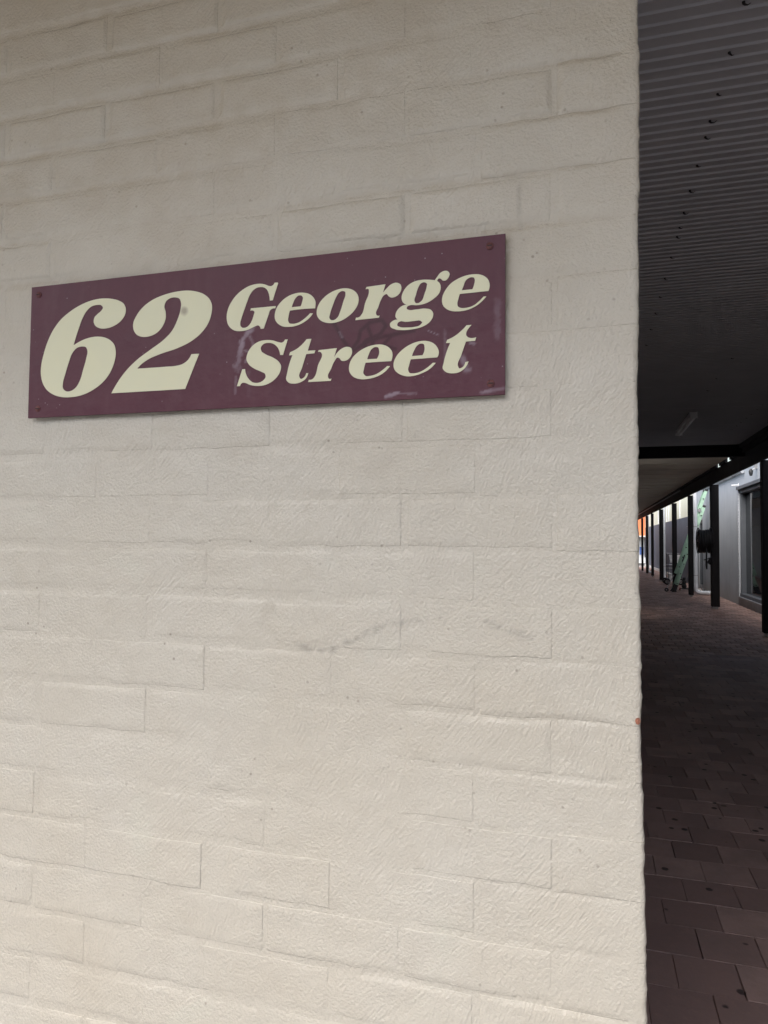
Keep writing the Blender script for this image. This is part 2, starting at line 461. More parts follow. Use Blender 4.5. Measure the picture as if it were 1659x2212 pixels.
o = link("brick_field", np_mesh("brick_field", np.concatenate(restV), np.concatenate(restF), M_WALL), WALL); o["kind"] = "stuff"
# mortar skin under the same coat of paint
xs = np.concatenate([np.linspace(-5.2, -1.56, 60)[:-1], np.linspace(-1.56, -.004, 300)]); zs = np.concatenate([np.linspace(0, .36, 20)[:-1], np.linspace(.36, 2.78, 480), np.linspace(2.78, 3.185, 20)[1:]])
X, Z = np.meshgrid(xs, zs, indexing='ij')
bz = np.abs((Z - ZF) / .086 - np.round((Z - ZF) / .086)) * .086
Y = DJ(Z) * jmod(X, Z) * np.where(bz < .0062, 1.0, PERP) + relief(X, Z) + .0001
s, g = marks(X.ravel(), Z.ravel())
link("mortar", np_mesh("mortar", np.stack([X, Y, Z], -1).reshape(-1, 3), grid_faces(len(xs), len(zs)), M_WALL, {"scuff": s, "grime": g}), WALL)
# core and passage face of the same building
part("return_wall", MB().box(-5.2, -.012, .05, 8.8, 0, 3.6).box(-.24, -.0125, 8.8, 12.4, 0, 3.3), M_WALL, WALL)
# bare brick where the paint has chipped off the arris
ry = lambda x: .007 - math.sqrt(max(.007 ** 2 - (.007 - min(-x, .007)) ** 2, 0)) if x < 0 else .007
chip = [(.0 + q * .78 - .0010, 1.1865 + (w_ - 1.1865) * .85) for q, w_ in ((-.0098, 1.1905), (-.0060, 1.1922), (-.0024, 1.1910), (-.0010, 1.1868), (-.0018, 1.1826), (-.0050, 1.1806), (-.0092, 1.1818), (-.0106, 1.186))]
cc = (-.0058, 1.1865)
cv = [(cc[0] + .005, ry(cc[0]) - .0021, cc[1])] + [(x + .005, ry(x) - .0017, z) for x, z in chip] + [(x + .005, ry(x) + .004, z) for x, z in chip]
cm = MB().add(cv, [(0, 1 + k, 1 + (k + 1) % 8) for k in range(8)] + [(1 + k, 9 + k, 9 + (k + 1) % 8, 1 + (k + 1) % 8) for k in range(8)])
part("bare_brick_chip", cm, M_CHIP, WALL, label="small orange chip of bare brick on the wall's edge")

# ------------------------------------------------------------------ the street sign
SX, SZ, SW, SH, SY = -1.1125, 1.6815, .9170, .2565, -.0125
SIGN = thing("street_sign", "maroon painted sign reading 62 George Street screwed to cream brick wall", "sign")
xs = np.linspace(0, SW, 380); zs = np.linspace(0, SH, 108)
X, Z = np.meshgrid(xs, zs, indexing='ij')
mm = lambda P: [(a / 1000, b / 1000) for a, b in P]
nz1 = vn(X * 260, Z * 260, 21); nz2 = vn(X * 60, Z * 60, 22)
def stroke(P, w, amp):
    w *= .62
    return sstep(w, w * .25, polydist(X, Z, mm(P)) + w * .7 * (nz1 - .5)) * amp
smear = np.zeros_like(X)
for P, w, a in (([(478,140),(466,128),(458,119),(453,90),(450,74)], .011, .75), ([(473,124),(480,109),(473,93),(465,81)], .006, .5), ([(459,102),(470,98)], .004, .4), ([(446,74),(452,68)], .012, .6),
                ([(447,54),(446,25)], .006, .3), ([(850,62),(858,41)], .012, .55), ([(862,86),(868,84)], .006, .5), ([(724,6),(743,11)], .008, .7), ([(745,10),(775,8)], .004, .4), ([(880,5),(915,9)], .006, .75), ([(820,110),(822,70),(820,40)], .006, .2),
                ([(834,164),(836,176)], .003, .6), ([(846,187),(849,183)], .003, .7), ([(790,112),(812,101)], .002, .6), ([(470,60),(472,20)], .01, .15), ([(640,120),(645,110)], .005, .4), ([(905,150),(906,90)], .012, .22)):
    smear = np.maximum(smear, stroke(P, w, a) * np.clip(.25 + nz2, 0, 1))
scr = np.zeros_like(X)
for P in ([(625,142),(633,130),(647,105),(661,85),(695,102),(743,110),(770,112)], [(662,88),(674,103),(677,119),(694,132),(714,134),(722,124),(712,111),(687,102),(681,95),(695,86),(700,100),(690,124)], [(748,110),(731,107),(717,92),(728,88),(738,84)]):
    scr = np.maximum(scr, sstep(.0048, .0012, polydist(X, Z, mm(P))) * .72)
Yf = .0004 * (nz2 - .5)
nx, nz = X.shape
V = np.stack([SX + X, SY + Yf, SZ + Z], -1).reshape(-1, 3)
idx = np.arange(nx * nz).reshape(nx, nz)
per = np.concatenate([idx[:, 0], idx[-1, 1:], idx[-2::-1, -1], idx[0, -2:0:-1]])
B1 = V[per].copy(); B2 = V[per].copy(); cx, cz = SX + SW / 2, SZ + SH / 2
B1[:, 0] += np.sign(B1[:, 0] - cx) * .0004; B1[:, 2] += np.sign(B1[:, 2] - cz) * .0004; B1[:, 1] += .0008; B2[:, 0] = B1[:, 0]; B2[:, 2] = B1[:, 2]; B2[:, 1] = SY + .0045
o, m = len(V), len(per); q = np.arange(m); q2 = (q + 1) % m
F = np.concatenate([grid_faces(nx, nz), np.stack([per[q], o + q, o + q2, per[q2]], -1), np.stack([o + q, o + m + q, o + m + q2, o + q2], -1)])
sm = np.concatenate([smear.ravel(), np.zeros(2 * m)]); sc_ = np.concatenate([scr.ravel(), np.zeros(2 * m)])
V = np.concatenate([V, B1, B2])
me = np_mesh("panel", V, F, M_SIGN, {"smear": sm, "scrawl": sc_}); me.set_sharp_from_angle(angle=math.radians(30))
link("panel", me, SIGN)
# lettering: outlines in tenths of a millimetre from the panel's lower left corner ("c" = corner point)
GLYPHS = [
    ('6', '1021,1348c 1084,1541 1142,1697 1213,1863 1297,1984 1407,2065 1531,2083 1625,2068 1663,2017 1634,1971 1549,1910 1482,1851 1464,1768 1500,1691 1594,1636 1743,1619 1926,1657 2081,1750 2157,1859 2166,1952 2121,2051 2010,2124 1850,2172 1639,2197 1416,2182 1167,2118 917,2005 716,1871 542,1679 420,1461 337,1228 286,1004 286,820 331,666 426,531 585,426 779,368 996,355 1222,378 1469,460 1688,591 1854,770 1946,974 1971,1150 1936,1289 1836,1391 1711,1450 1550,1477 1376,1469 1214,1430 1089,1381|1218,1313 1306,1291 1340,1225 1319,1077 1257,869 1188,661 1104,538 992,475 878,475 806,532 802,640 854,819 923,1028 994,1195 1092,1290'),
    ('2', '2446,814c 2516,878 2656,962 2935,1055 3280,1135 3552,1238 3753,1369 3897,1539 3967,1739 3971,1859 3915,1985 3805,2080 3641,2146 3462,2179 3255,2180 2978,2143 2740,2072 2544,1958 2405,1808 2337,1663 2347,1550 2415,1451 2530,1401 2687,1399 2841,1450 2964,1564 3024,1707 3021,1818 2993,1932 3023,2016 3105,2068 3216,2075 3307,2040 3339,1963 3326,1817 3268,1650 3162,1462 2998,1315 2721,1149 2442,982 2203,785 2020,571 1897,383c 3460,382c 3731,1005c 3574,1008c 3512,913 3411,846 3247,814 3081,812'),
    ('G', '5189,2156c 5246,2155c 5257,2143c 5160,1850c 5103,1849c 5095,1925 5077,1989 5039,2055 4985,2093 4917,2105 4849,2098 4782,2060 4721,1990 4669,1876 4617,1736 4564,1589 4540,1497 4546,1446 4575,1416 4623,1406 4677,1420 4731,1466 4771,1535 4797,1614 4810,1679 4795,1694 4732,1704c 4743,1743c 5218,1742c 5208,1703c 5146,1698 5113,1675 5087,1609 4997,1363c 4937,1364c 4919,1405 4885,1429 4841,1420 4746,1384 4651,1357 4541,1353 4438,1370 4353,1421 4296,1498 4272,1588 4275,1695 4304,1794 4371,1909 4466,2014 4589,2097 4705,2146 4827,2166 4923,2164 5011,2142 5079,2112 5126,2103 5166,2121'),
    ('e', '5953,1639c 5884,1643 5486,1638c 5462,1535 5455,1468 5479,1422 5547,1404 5640,1414 5743,1464 5824,1525 5864,1562c 5915,1556c 5855,1484 5743,1411 5620,1367 5475,1356 5360,1373 5265,1429 5211,1507 5204,1595 5239,1710 5322,1810 5446,1892 5591,1932 5736,1930 5849,1894 5922,1829 5959,1754 5959,1696|5519,1696c 5542,1762 5582,1841 5643,1888 5695,1884 5727,1847 5717,1785 5688,1697c'),
    ('o', '6524,1932 6624,1899 6703,1830 6736,1742 6725,1648 6667,1549 6560,1454 6422,1385 6272,1359 6161,1374 6049,1429 5992,1511 5986,1598 6025,1710 6115,1812 6245,1891 6385,1931|6455,1893 6495,1873 6501,1829 6467,1718 6410,1543 6366,1451 6301,1409 6246,1415 6219,1444 6230,1529 6278,1668 6337,1806 6386,1873'),
    ('r', '7203,1937c 7158,1793c 7223,1863 7299,1925 7396,1944 7461,1909 7477,1850 7451,1768 7376,1711 7301,1705 7257,1733 7224,1770 7181,1756 7127,1681 7084,1568 7044,1455 7058,1427 7107,1420c 7095,1384c 6683,1376c 6694,1418c 6755,1425 6793,1465 6852,1652 6916,1849 6911,1879 6859,1886c 6874,1922c'),
    ('g', '8038,1923c 8075,1970 8126,2032 8189,2060 8246,2054 8282,2011 8267,1951 8221,1904 8169,1907 8137,1938 8106,1946 8078,1905c 8122,1861 8138,1787 8108,1697 8025,1621 7889,1556 7741,1537 7624,1547 7576,1525 7571,1494 7603,1473 7731,1468 7889,1469 7973,1444 8013,1389 8006,1312 7959,1243 7839,1175 7680,1146 7499,1144 7370,1170 7294,1218 7288,1266 7326,1305 7417,1327c 7381,1374 7387,1436 7432,1506 7506,1552 7571,1560c 7506,1605 7482,1681 7505,1773 7579,1871 7696,1934 7833,1950 7939,1941|7865,1907 7908,1877 7903,1820 7867,1709 7825,1608 7773,1573 7720,1578 7703,1608 7724,1711 7765,1833 7802,1890|7466,1293 7551,1278 7701,1280 7806,1274 7831,1248 7796,1204 7701,1181 7574,1182 7456,1200 7413,1229 7423,1271'),
    ('e', '8909,1666c 8451,1659c 8427,1579 8411,1508 8422,1459 8464,1431 8536,1423 8608,1431 8697,1465 8768,1519 8833,1582c 8877,1580c 8815,1515 8738,1456 8644,1410 8524,1381 8404,1379 8307,1396 8228,1439 8176,1499 8160,1573 8172,1657 8220,1750 8305,1845 8414,1907 8546,1949 8665,1958 8772,1944 8855,1903 8909,1841 8929,1773 8924,1708|8481,1715c 8511,1783 8540,1859 8588,1902 8636,1914 8677,1903 8692,1868 8684,1803 8654,1717c'),
    ('S', '5454,1140c 5371,874c 5315,878c 5290,973 5239,1042 5168,1088 5084,1105 4999,1091 4946,1030 4958,970 5030,913 5187,837 5286,766 5336,685 5324,596 5262,496 5152,412 4998,362 4856,363 4741,389 4654,426 4596,429 4554,376c 4496,376c 4595,672c 4649,672c 4673,569 4725,488 4797,431 4897,413 4996,446 5047,508 5036,561 4965,604 4821,672 4720,750 4672,845 4688,936 4771,1061 4899,1138 5040,1157 5182,1139 5280,1104 5350,1092 5405,1140c'),
    ('t', '5894,1117c 5829,917c 5968,914c 5952,864c 5802,859c 5731,635 5681,472 5706,438 5761,454 5807,531c 5844,530c 5802,439 5707,381 5570,363 5487,383 5437,441 5450,537 5548,859c 5483,859c 5503,913c 5616,957 5725,1033 5806,1117c'),
    ('r', '6358,925c 6303,752c 6362,843 6440,907 6533,934 6612,907 6630,850 6600,757 6522,702 6443,705 6403,751 6369,763 6323,712 6258,578 6204,442 6220,413 6267,410c 6254,373c 5843,376c 5857,413c 5924,422 5958,456 6022,655 6084,855 6067,875 6017,882c 6030,912c'),
    ('e', '7313,642c 6869,643c 6841,537 6832,470 6871,423 6963,418 7062,442 7160,498 7244,563c 7293,560c 7203,468 7077,401 6921,369 6764,375 6649,425 6587,512 6582,608 6631,730 6731,826 6873,899 7029,933 7156,927 7262,879 7326,800 7333,711|6897,699c 6924,779 6966,858 7030,895 7086,884 7104,835 7067,697c'),
    ('e', '8087,653c 7645,650c 7619,557 7603,478 7626,429 7702,415 7797,432 7906,486 8013,569c 8063,567c 7960,469 7838,410 7702,375 7565,376 7454,419 7370,499 7355,601 7396,707 7506,821 7643,899 7794,938 7916,933 8025,886 8092,807 8113,726|7665,702c 7699,788 7746,865 7808,897 7862,884 7876,829 7843,704c'),
    ('t', '8641,1140c 8580,951 8596,941 8717,937c 8701,881c 8553,878c 8479,662 8425,494 8447,453 8493,463 8545,546c 8595,553c 8546,460 8467,399 8335,378 8242,399 8179,463 8194,561 8299,875c 8229,878c 8250,929c 8359,974 8477,1058 8563,1141c'),
]
def outline(txt):
    P, C = [], []
    for w in txt.split():
        C.append(w.endswith('c')); a, b = w.rstrip('c').split(','); P.append(Vector((float(a), float(b))) / 1e4)
    n = len(P); out = []
    for i in range(n):
        p1, p2 = P[i], P[(i + 1) % n]
        l = (p2 - p1).length
        def tan(j):
            a, b, c = P[j - 1], P[j], P[(j + 1) % n]
            la, lc = max((b - a).length, 1e-6), max((c - b).length, 1e-6)
            return ((b - a) / la * lc + (c - b) / lc * la) / (la + lc)
        m1 = (p2 - p1) / l if C[i] else tan(i)
        m2 = (p2 - p1) / l if C[(i + 1) % n] else tan((i + 1) % n)
        if C[i] and not C[(i + 1) % n]: m1 = (2 * (p2 - p1) / l - m2)
        if C[(i + 1) % n] and not C[i]: m2 = (2 * (p2 - p1) / l - m1)
        steps = 1 if (C[i] and C[(i + 1) % n]) else 6
        for s in range(steps):
            t = s / steps; t2, t3 = t * t, t * t * t
            out.append(p1 * (2*t3 - 3*t2 + 1) + m1 * l * (t3 - 2*t2 + t) + p2 * (-2*t3 + 3*t2) + m2 * l * (t3 - t2))
    return out
for ch, txt in GLYPHS:
    cu = bpy.data.curves.new("letter", 'CURVE'); cu.dimensions = '2D'; cu.fill_mode = 'BOTH'; cu.extrude = .0003
    for con in txt.split('|'):
        pts = outline(con); sp = cu.splines.new('POLY'); sp.points.add(len(pts) - 1); sp.use_cyclic_u = True
        for k, p in enumerate(pts): sp.points[k].co = (p.x, p.y, 0, 1)
    tmp = bpy.data.objects.new("tmp", cu); COL.objects.link(tmp)
    bpy.context.view_layer.update()
    me = bpy.data.meshes.new_from_object(tmp.evaluated_get(bpy.context.evaluated_depsgraph_get()))
    bpy.data.objects.remove(tmp); bpy.data.curves.remove(cu)
    me.transform(Matrix.Translation((SX, SY - .0006, SZ)) @ Matrix.Rotation(PI / 2, 4, 'X'))
    me.materials.clear(); me.materials.append(M_VINYL); me.name = "letter"
    link("digit" if ch in '62' else "letter", me, SIGN)
for a, b in ((893,239),(895,18),(23,17),(18,240)):
    x, z = SX + a / 1000, SZ + b / 1000
    mb = MB().ring([(x, SY + .001, z), (x, SY - .0012, z), (x, SY - .0024, z), (x, SY - .0028, z)], [.0062, .0060, .0042, .0010], 16)
    o = part("screw", mb, M_SCREW, SIGN, 50)
    part("slot", MB().box(x - .0036, x + .0036, SY - .0033, SY - .002, z - .0006, z + .0006), M_BLACK, o)

# ------------------------------------------------------------------ near ceiling of the passage and awning over the footpath
ZC, RP = 3.2, .0602
def sheet(x0, x1, y0, n):
    """pan-and-rib ceiling lining, ribs run across the passage"""
    prof = []
    for k in range(n):
        y = y0 + k * RP
        prof += [(y, ZC), (y + .0455, ZC), (y + .0495, ZC - .0085), (y + .0562, ZC - .0085)]
    prof.append((y0 + n * RP, ZC))
    V = []; F = []
    for y, z in prof: V += [(x0, y, z), (x1, y, z)]
    for k in range(len(prof) - 1): F.append((2*k, 2*k+2, 2*k+3, 2*k+1))
    return MB().add(V, F)
CEIL = thing("passage_ceiling", "dark ribbed metal ceiling over the near end of the passage", "ceiling")
base_y = 1.226 - .052
y = base_y - 20 * RP
for k in range(18):
    n = 12
    if y + n * RP > 12.42: n = int((12.42 - y) / RP)
    if n < 2: break
    o = part("ceiling_sheet", sheet(.004, 2.56, y + .0005, n), M_CORR, CEIL); o.location.z = .0018 * (k % 2); y += n * RP
YEND = y
rs = random.Random(9)
SCR = [1.336, 1.574, 1.805, 2.008, 2.114, 2.353, 2.598, 2.83, 2.99, 3.152, 3.45, 3.76, 4.12, 4.5, 4.9, 5.4]
for sx, ys in ((.415, SCR), (2.02, [5.3 + .33 * q for q in range(17)]), (1.22, [6.1, 6.9, 7.5])):
    for yy in ys:
        k = round((yy - base_y - .023) / RP); yq = base_y + .023 + k * RP
        q = rs.uniform(.7, 1.3); e = rs.uniform(-.006, .008)
        mb = MB().ring([(sx, yq, ZC + .002), (sx, yq, ZC - .004), (sx + .004, yq + e * .3, ZC - .009 * q), (sx + .012 * q, yq + e, ZC - .012 * q), (sx + .022 * q, yq + e * 1.4, ZC - .007)], [.0055, .005, .0035, .0022, .0008], 8)
        part("screw", mb, M_BLACK, CEIL, 50)
part("end_beam", MB().box(.0, 2.56, YEND + .004, YEND + .12, 2.985, 3.24), M_TIMBER, CEIL, bevel=.006)
part("roof_deck", MB().box(-.0, 2.58, .08, YEND, ZC + .03, ZC + .07), M_DARKW, CEIL)
AWN = thing("street_awning", "ribbed metal awning over the footpath in front of the painted wall", "awning")
n = int((-.02 + AWN_D) / RP)
part("awning_sheet", sheet(-7, 7, -AWN_D, n), M_AWN, AWN)
part("awning_deck", MB().box(-7, 7, -AWN_D, .07, ZC + .03, ZC + .07), M_DARKW, AWN)
part("awning_fascia", MB().box(-7, 7, -AWN_D - .05, -AWN_D - .004, ZC - .10, ZC + .16), M_TIMBER, AWN, bevel=.006)

LIGHT = thing("batten_light", "unlit white fluorescent batten on the dark ceiling", "ceiling light")
part("body", MB().box(1.214, 1.306, 8.90, 10.46, 3.128, 3.1905), M_LAMP, LIGHT, bevel=.006)
part("end_cap", MB().box(1.210, 1.310, 8.884, 8.899, 3.108, 3.1905), M_LAMP, LIGHT, bevel=.004)
part("end_cap", MB().box(1.210, 1.310, 10.461, 10.476, 3.108, 3.1905), M_LAMP, LIGHT, bevel=.004)
part("tube", MB().cyl((1.26, 8.90, 3.112), (1.26, 10.46, 3.112), .0145, 14), M_WHITE, LIGHT, 40)

# near right side of the passage
SHOP = thing("side_building", "brown grey wall closing the near right side of the passage", "building")
part("wall", MB().box(2.71, 6.5, .0, 9.3, -.02, 3.6), M_SHOPW, SHOP)
FAR = thing("left_building", "building behind the left side of the far walkway", "building")
part("wall", MB().box(-5, -.012, 13.9, 39.0, -.02, 3.5), M_RENDER, FAR)

part("parapet", MB().box(-.24, -.0125, 12.401, 13.899, -.02, 1.5), M_RENDER, FAR)  # unseen low wall added to block court light from the passage floor

# ------------------------------------------------------------------ far walkway: soffit, fascia, posts
POSTX = lambda y: 2.548 - .0042 * (y - 11.1)
ROOF = thing("walkway_roof", "low walkway roof with warm grey soffit and long black fascia beam", "roof")
y = YEND + .125; k = 0
while y < 38.4:
    z = 3.108 - .0035 * (y - 12)
    part("soffit_panel", MB().box(-2.2, 2.50, y, y + 1.035, z, z + .018), M_PANEL, ROOF, bevel=.004)  # overhang past the left wall is unseen, added to shade the court opening
    part("cover_batten", MB().box(-2.2, 2.50, y + 1.0365, y + 1.0735, z - .010, z + .012), M_PANEL, ROOF)
    y += 1.075; k += 1
def skew(x0, x1, y0, y1, z0, z1, zs=.0030):
    mb = MB()
    q = []
    for yy in (y0, y1):
        dx = POSTX(yy) - 2.548; dz = -zs * (yy - 12)
        q += [(x0 + dx, yy, z0 + dz), (x1 + dx, yy, z0 + dz), (x1 + dx, yy, z1 + dz), (x0 + dx, yy, z1 + dz)]
    return mb.add(q, [(0,1,2,3),(7,6,5,4),(0,4,5,1),(1,5,6,2),(2,6,7,3),(3,7,4,0)])
part("fascia_beam", skew(2.552, 2.60, 8.6, 39, 2.775, 3.062), M_TIMBER, ROOF, bevel=.006)
part("flashing", skew(2.53, 2.548, 21.0, 39, 3.005, 3.058), M_STEEL, ROOF)
for a, b in ((8.6, 12.5), (12.95, 13.5), (13.92, 14.6), (14.96, 39)):
    part("packer", skew(2.503, 2.551, a, b, 3.05, 3.16), M_TIMBER, ROOF)
part("roof_edge", MB().box(2.45, 2.60, 8.4, YEND + .05, 3.116, 3.3), M_TIMBER, ROOF)
part("roof_sheet", skew(-2.25, 2.50, YEND + .13, 39, 3.165, 3.19), M_CORR, ROOF)

POSTS = [(11.13, .16), (15.88, .165), (19.49, .125), (23.2, .14), (27.33, .14), (30.9, .11), (33.66, .11), (36.47, .10)]
WHERE = ["black timber post at the passage's right edge, nearest to the camera", "black timber post carrying the hose reel", "black timber post in front of the tall grey downpipe with elbow",
         "black timber post crossed by the foot of the green ladder", "black timber post beyond the ladder beside the second downpipe", "thin black post, third from the far end of the walkway",
         "thin black post, second from the far end, in front of the farthest downpipe", "farthest black post, against the orange shopfront"]
for (py, w), lab in zip(POSTS, WHERE):
    P = thing("timber_post", lab, "post", "posts along the walkway")
    x = POSTX(py)
    part("shaft", MB().box(x, x + w, py, py + w, .055, 2.774 - .003 * (py - 12) if py > 11.5 else 2.7745), M_TIMBER, P, bevel=.006)
    part("base_stirrup", MB().box(x + .03, x + w - .03, py + .03, py + w - .03, -.005, .054).box(x + .01, x + w - .01, py + .01, py + w - .01, .046, .0545), M_STEEL, P)

# ------------------------------------------------------------------ grey rendered building with sliding door
WX = 3.36
GB = thing("rendered_building", "grey rendered building wall with tall glass sliding door", "building")
D0, D1, DZ0, DZ1 = 13.7, 17.36, .165, 2.765
G0, G1, GZ1 = 22.95, 23.75, 2.2
wall = MB()
def panel(y0, y1, z0, z1, d=.22): wall.box(WX, WX + d, y0, y1, z0, z1)
panel(9.0, D0 - .001, -.02, 3.22); panel(D0, D1, -.02, DZ0 - .001); panel(D0, D1, DZ1 + .001, 3.22); panel(D1 + .001, G0 - .001, -.02, 3.22); panel(G0, G1, GZ1, 3.22); panel(G1 + .001, 24.2, -.02, 3.22)
part("wall", wall, M_RENDER, GB)
part("coping", MB().box(WX - .03, WX + .26, 9.0, 24.2, 3.222, 3.26), M_ALU, GB, bevel=.004)
part("interior", MB().box(WX + .9, WX + .95, 9.2, 24.0, 0, 3.4), M_LINER, GB)
DOOR = link("sliding_door", None, GB)
fr = MB().box(WX + .02, WX + .20, D0, D1, DZ1 - .115, DZ1 - .002).box(WX + .01, WX + .20, D0, D1, DZ0 + .002, DZ0 + .11)
fr.box(WX + .03, WX + .20, D1 - .10, D1 - .002, DZ0 + .11, DZ1 - .115).box(WX + .03, WX + .20, D0, D0 + .08, DZ0 + .11, DZ1 - .115).box(WX + .09, WX + .16, 15.46, 15.56, DZ0 + .11, DZ1 - .115)
part("frame", fr, M_ALU, DOOR, bevel=.003)
part("head_flashing", MB().box(WX - .045, WX + .01, D0 - .05, D1 + .04, DZ1 - .03, DZ1 + .045), M_ALU, DOOR, bevel=.003)
part("sill", MB().box(WX - .04, WX + .01, D0 - .03, D1 + .02, DZ0 - .01, DZ0 + .035), M_STEEL, DOOR, bevel=.003)
part("pane", MB().box(WX + .135, WX + .142, 15.56, D1 - .10, DZ0 + .11, DZ1 - .115), M_GLASS, DOOR)
part("pane", MB().box(WX + .11, WX + .117, D0 + .08, 15.46, DZ0 + .11, DZ1 - .115), M_GLASS, DOOR)
rq = random.Random(5)
for k in range(38):
    z = .22 + k * .067
    part("edge_bead", MB().box(WX - .006, WX + .0, D1 + .012, D1 + .012 + rq.uniform(.012, .035), z, z + rq.uniform(.02, .06)), M_PVC, GB)
SD = link("side_door", None, GB)
part("frame", MB().box(WX + .02, WX + .14, G0, G0 + .09, 0, GZ1 - .002).box(WX + .02, WX + .14, G1 - .09, G1, 0, GZ1 - .002).box(WX + .02, WX + .14, G0 + .09, G1 - .09, GZ1 - .1, GZ1 - .002).box(WX + .02, WX + .14, G0 + .09, G1 - .09, 0, .12), M_ALU, SD)
part("pane", MB().box(WX + .06, WX + .066, G0 + .09, G1 - .09, .12, GZ1 - .1), M_GLASS, SD)
cp = MB().ring([(WX - .045, 16.62, 3.10), (WX - .045, 16.7, 3.13), (WX - .045, 19.3, 3.13), (WX - .045, 22.6, 3.13)], .032, 12)
CD_ = part("conduit", cp, M_PVC, GB, 40)
for yy in (17.7, 18.9, 20.4): part("saddle", MB().torus((WX - .045, yy, 3.13), (0, 1, 0), .036, .008, 16, 6), M_STEEL, CD_)
sp = MB().cyl((WX + .01, 17.3, 2.85), (WX - .16, 17.3, 2.845), .017, 10).ring([(WX - .004, 17.3, 2.85), (WX - .012, 17.3, 2.85)], [.05, .05], 12)
part("overflow_spout", sp, M_WHITE, GB, 40)
lf = link("wall_light", None, GB)
part("bracket", MB().box(WX - .05, WX, 15.34, 15.42, 3.05, 3.16).cyl((WX - .02, 15.38, 3.06), (WX - .12, 15.38, 3.02), .012), M_STEEL, lf)
part("lamp_body", MB().ring([(WX - .12, 15.38, 3.05), (WX - .12, 15.38, 3.0), (WX - .12, 15.38, 2.95), (WX - .12, 15.38, 2.90)], [.02, .045, .038, .025], 14), M_DKPL, lf, 40)

# charcoal wall with cream band beyond
CW_ = thing("charcoal_building", "long charcoal wall with bright cream upper band beyond the ladder", "building")
part("lower_wall", MB().box(WX, WX + .25, 24.21, 46.6, -.02, 2.42), M_CHAR, CW_)
part("upper_wall", MB().box(WX + .01, WX + .24, 24.21, 46.6, 2.421, 3.3), M_CREAM, CW_)
for yy, w in ((28.6, .09), (32.6, .10), (33.5, .05), (37.6, .06)):
    part("cover_strip", MB().box(WX - .03, WX + .008, yy, yy + w, 2.43, 3.29), M_PVC, CW_)
part("plinth", MB().box(WX - .05, WX - .001, 30, 46.6, -.018, .13), M_BATTEN, CW_, bevel=.005)

# ------------------------------------------------------------------ downpipes
def downpipe(x, y, r, lab, elbow):
    D = thing("downpipe", lab, "downpipe", "downpipes behind the posts")
    path = [(x, y, 3.05), (x, y, 1.5)]
    if elbow:
        path += [(x, y, .19), (x + .012, y - .002, .13), (x + .05, y - .01, .085), (x + .11, y - .03, .066), (x + .30, y - .10, .066), (x + .40, y - .14, .066), (x + .44, y - .19, .064), (x + .45, y - .27, .062)]
    else:
        path += [(x, y, .17), (x + .015, y - .01, .10), (x + .06, y - .06, .065), (x + .14, y - .45, .06), (x + .16, y - .9, .06)]
    part("pipe", MB().ring(path, r, 18), M_PVC, D, 50)
    part("socket", MB().cyl((x, y, .20), (x, y, .32), r + .006, 18), M_PVC, D, 50)
    for z in (.55, 1.93):
        c = part("clip", MB().torus((x, y, z), (0, 0, 1), r + .004, .007, 20, 6), M_STEEL, D, 60)
        part("strap", MB().box(x - .22, x - r, y - .012, y + .012, z - .006, z + .006), M_STEEL, c)
downpipe(2.80, 20.38, .062, "stout grey downpipe with floor elbow, nearest of the downpipes", True)
downpipe(2.735, 28.3, .050, "grey downpipe behind the post just left of the trolley", False)
downpipe(2.62, 34.6, .045, "farthest grey downpipe, near the orange shopfront", False)

# ------------------------------------------------------------------ green extension ladder leaning across
LAD = thing("extension_ladder", "green fibreglass extension ladder leaning on the grey wall", "ladder")
ly0, ly1 = 21.45, 21.87
base = Vector((2.301, 0, .0)); dirv = Vector((.3335, 0, 1)).normalized(); nrmv = Vector((dirv.z, 0, -dirv.x))   # to the right, below
def at(s, off, y): return base + dirv * s + nrmv * off + Vector((0, y, 0))
def rail(s0, s1, off, y, side, par):
    mb = MB()
    mb.bar(at(s0, off, y), at(s1, off, y), .087, .006)
    for q in (-1, 1): mb.bar(at(s0, off + q * .041, y + side * .016), at(s1, off + q * .041, y + side * .016), .005, .030)
    return part("rail", mb, M_GREEN, par)
for nm, s0, s1, off, yin in (("base_section", .06, 2.70, .0455, 0.), ("fly_section", .55, 3.18, -.0455, .03)):
    S = link(nm, None, LAD)
    for y, sd_ in ((ly0 + yin, 1), (ly1 - yin, -1)): rail(s0, s1, off, y, sd_, S)
    s = s0 + .22
    while s < s1 - .1:
        a = at(s, off, ly0 + yin - .012); b = at(s, off, ly1 - yin + .012)
        r_ = MB().ring([a, b], .017, 10)
        part("rung", r_, M_STEEL, S, 40)
        tri = [a + nrmv * .026 + dirv * .014, a - nrmv * .024 + dirv * .014, a - nrmv * .004 - dirv * .024]
        part("rung_plate", MB().prism([p + Vector((0, -.004, 0)) for p in tri], (0, .006, 0)), M_DKPL, S)
        s += .305
    for y, sd_ in ((ly0 + yin, 1), (ly1 - yin, -1)):
        part("end_cap", MB().bar(at(s1 - .03, off, y + sd_ * .014), at(s1 + .035, off, y + sd_ * .014), .088, .046), M_DKPL, S, bevel=.008)
for y in (ly0, ly1):
    part("foot", MB().bar(at(-.005, .045, y + .01), at(.24, .045, y + .01), .098, .05).box(2.28, 2.42, y - .02, y + .04, -.002, .03), M_DKPL, LAD, bevel=.008)
    part("rung_lock", MB().bar(at(.95, -.02, y - .014), at(1.16, -.02, y - .014), .03, .012), M_DKPL, LAD)
part("guide_bracket", MB().bar(at(2.50, -.045, ly0 - .006), at(2.58, -.045, ly0 - .006), .10, .014), M_STEEL, LAD)
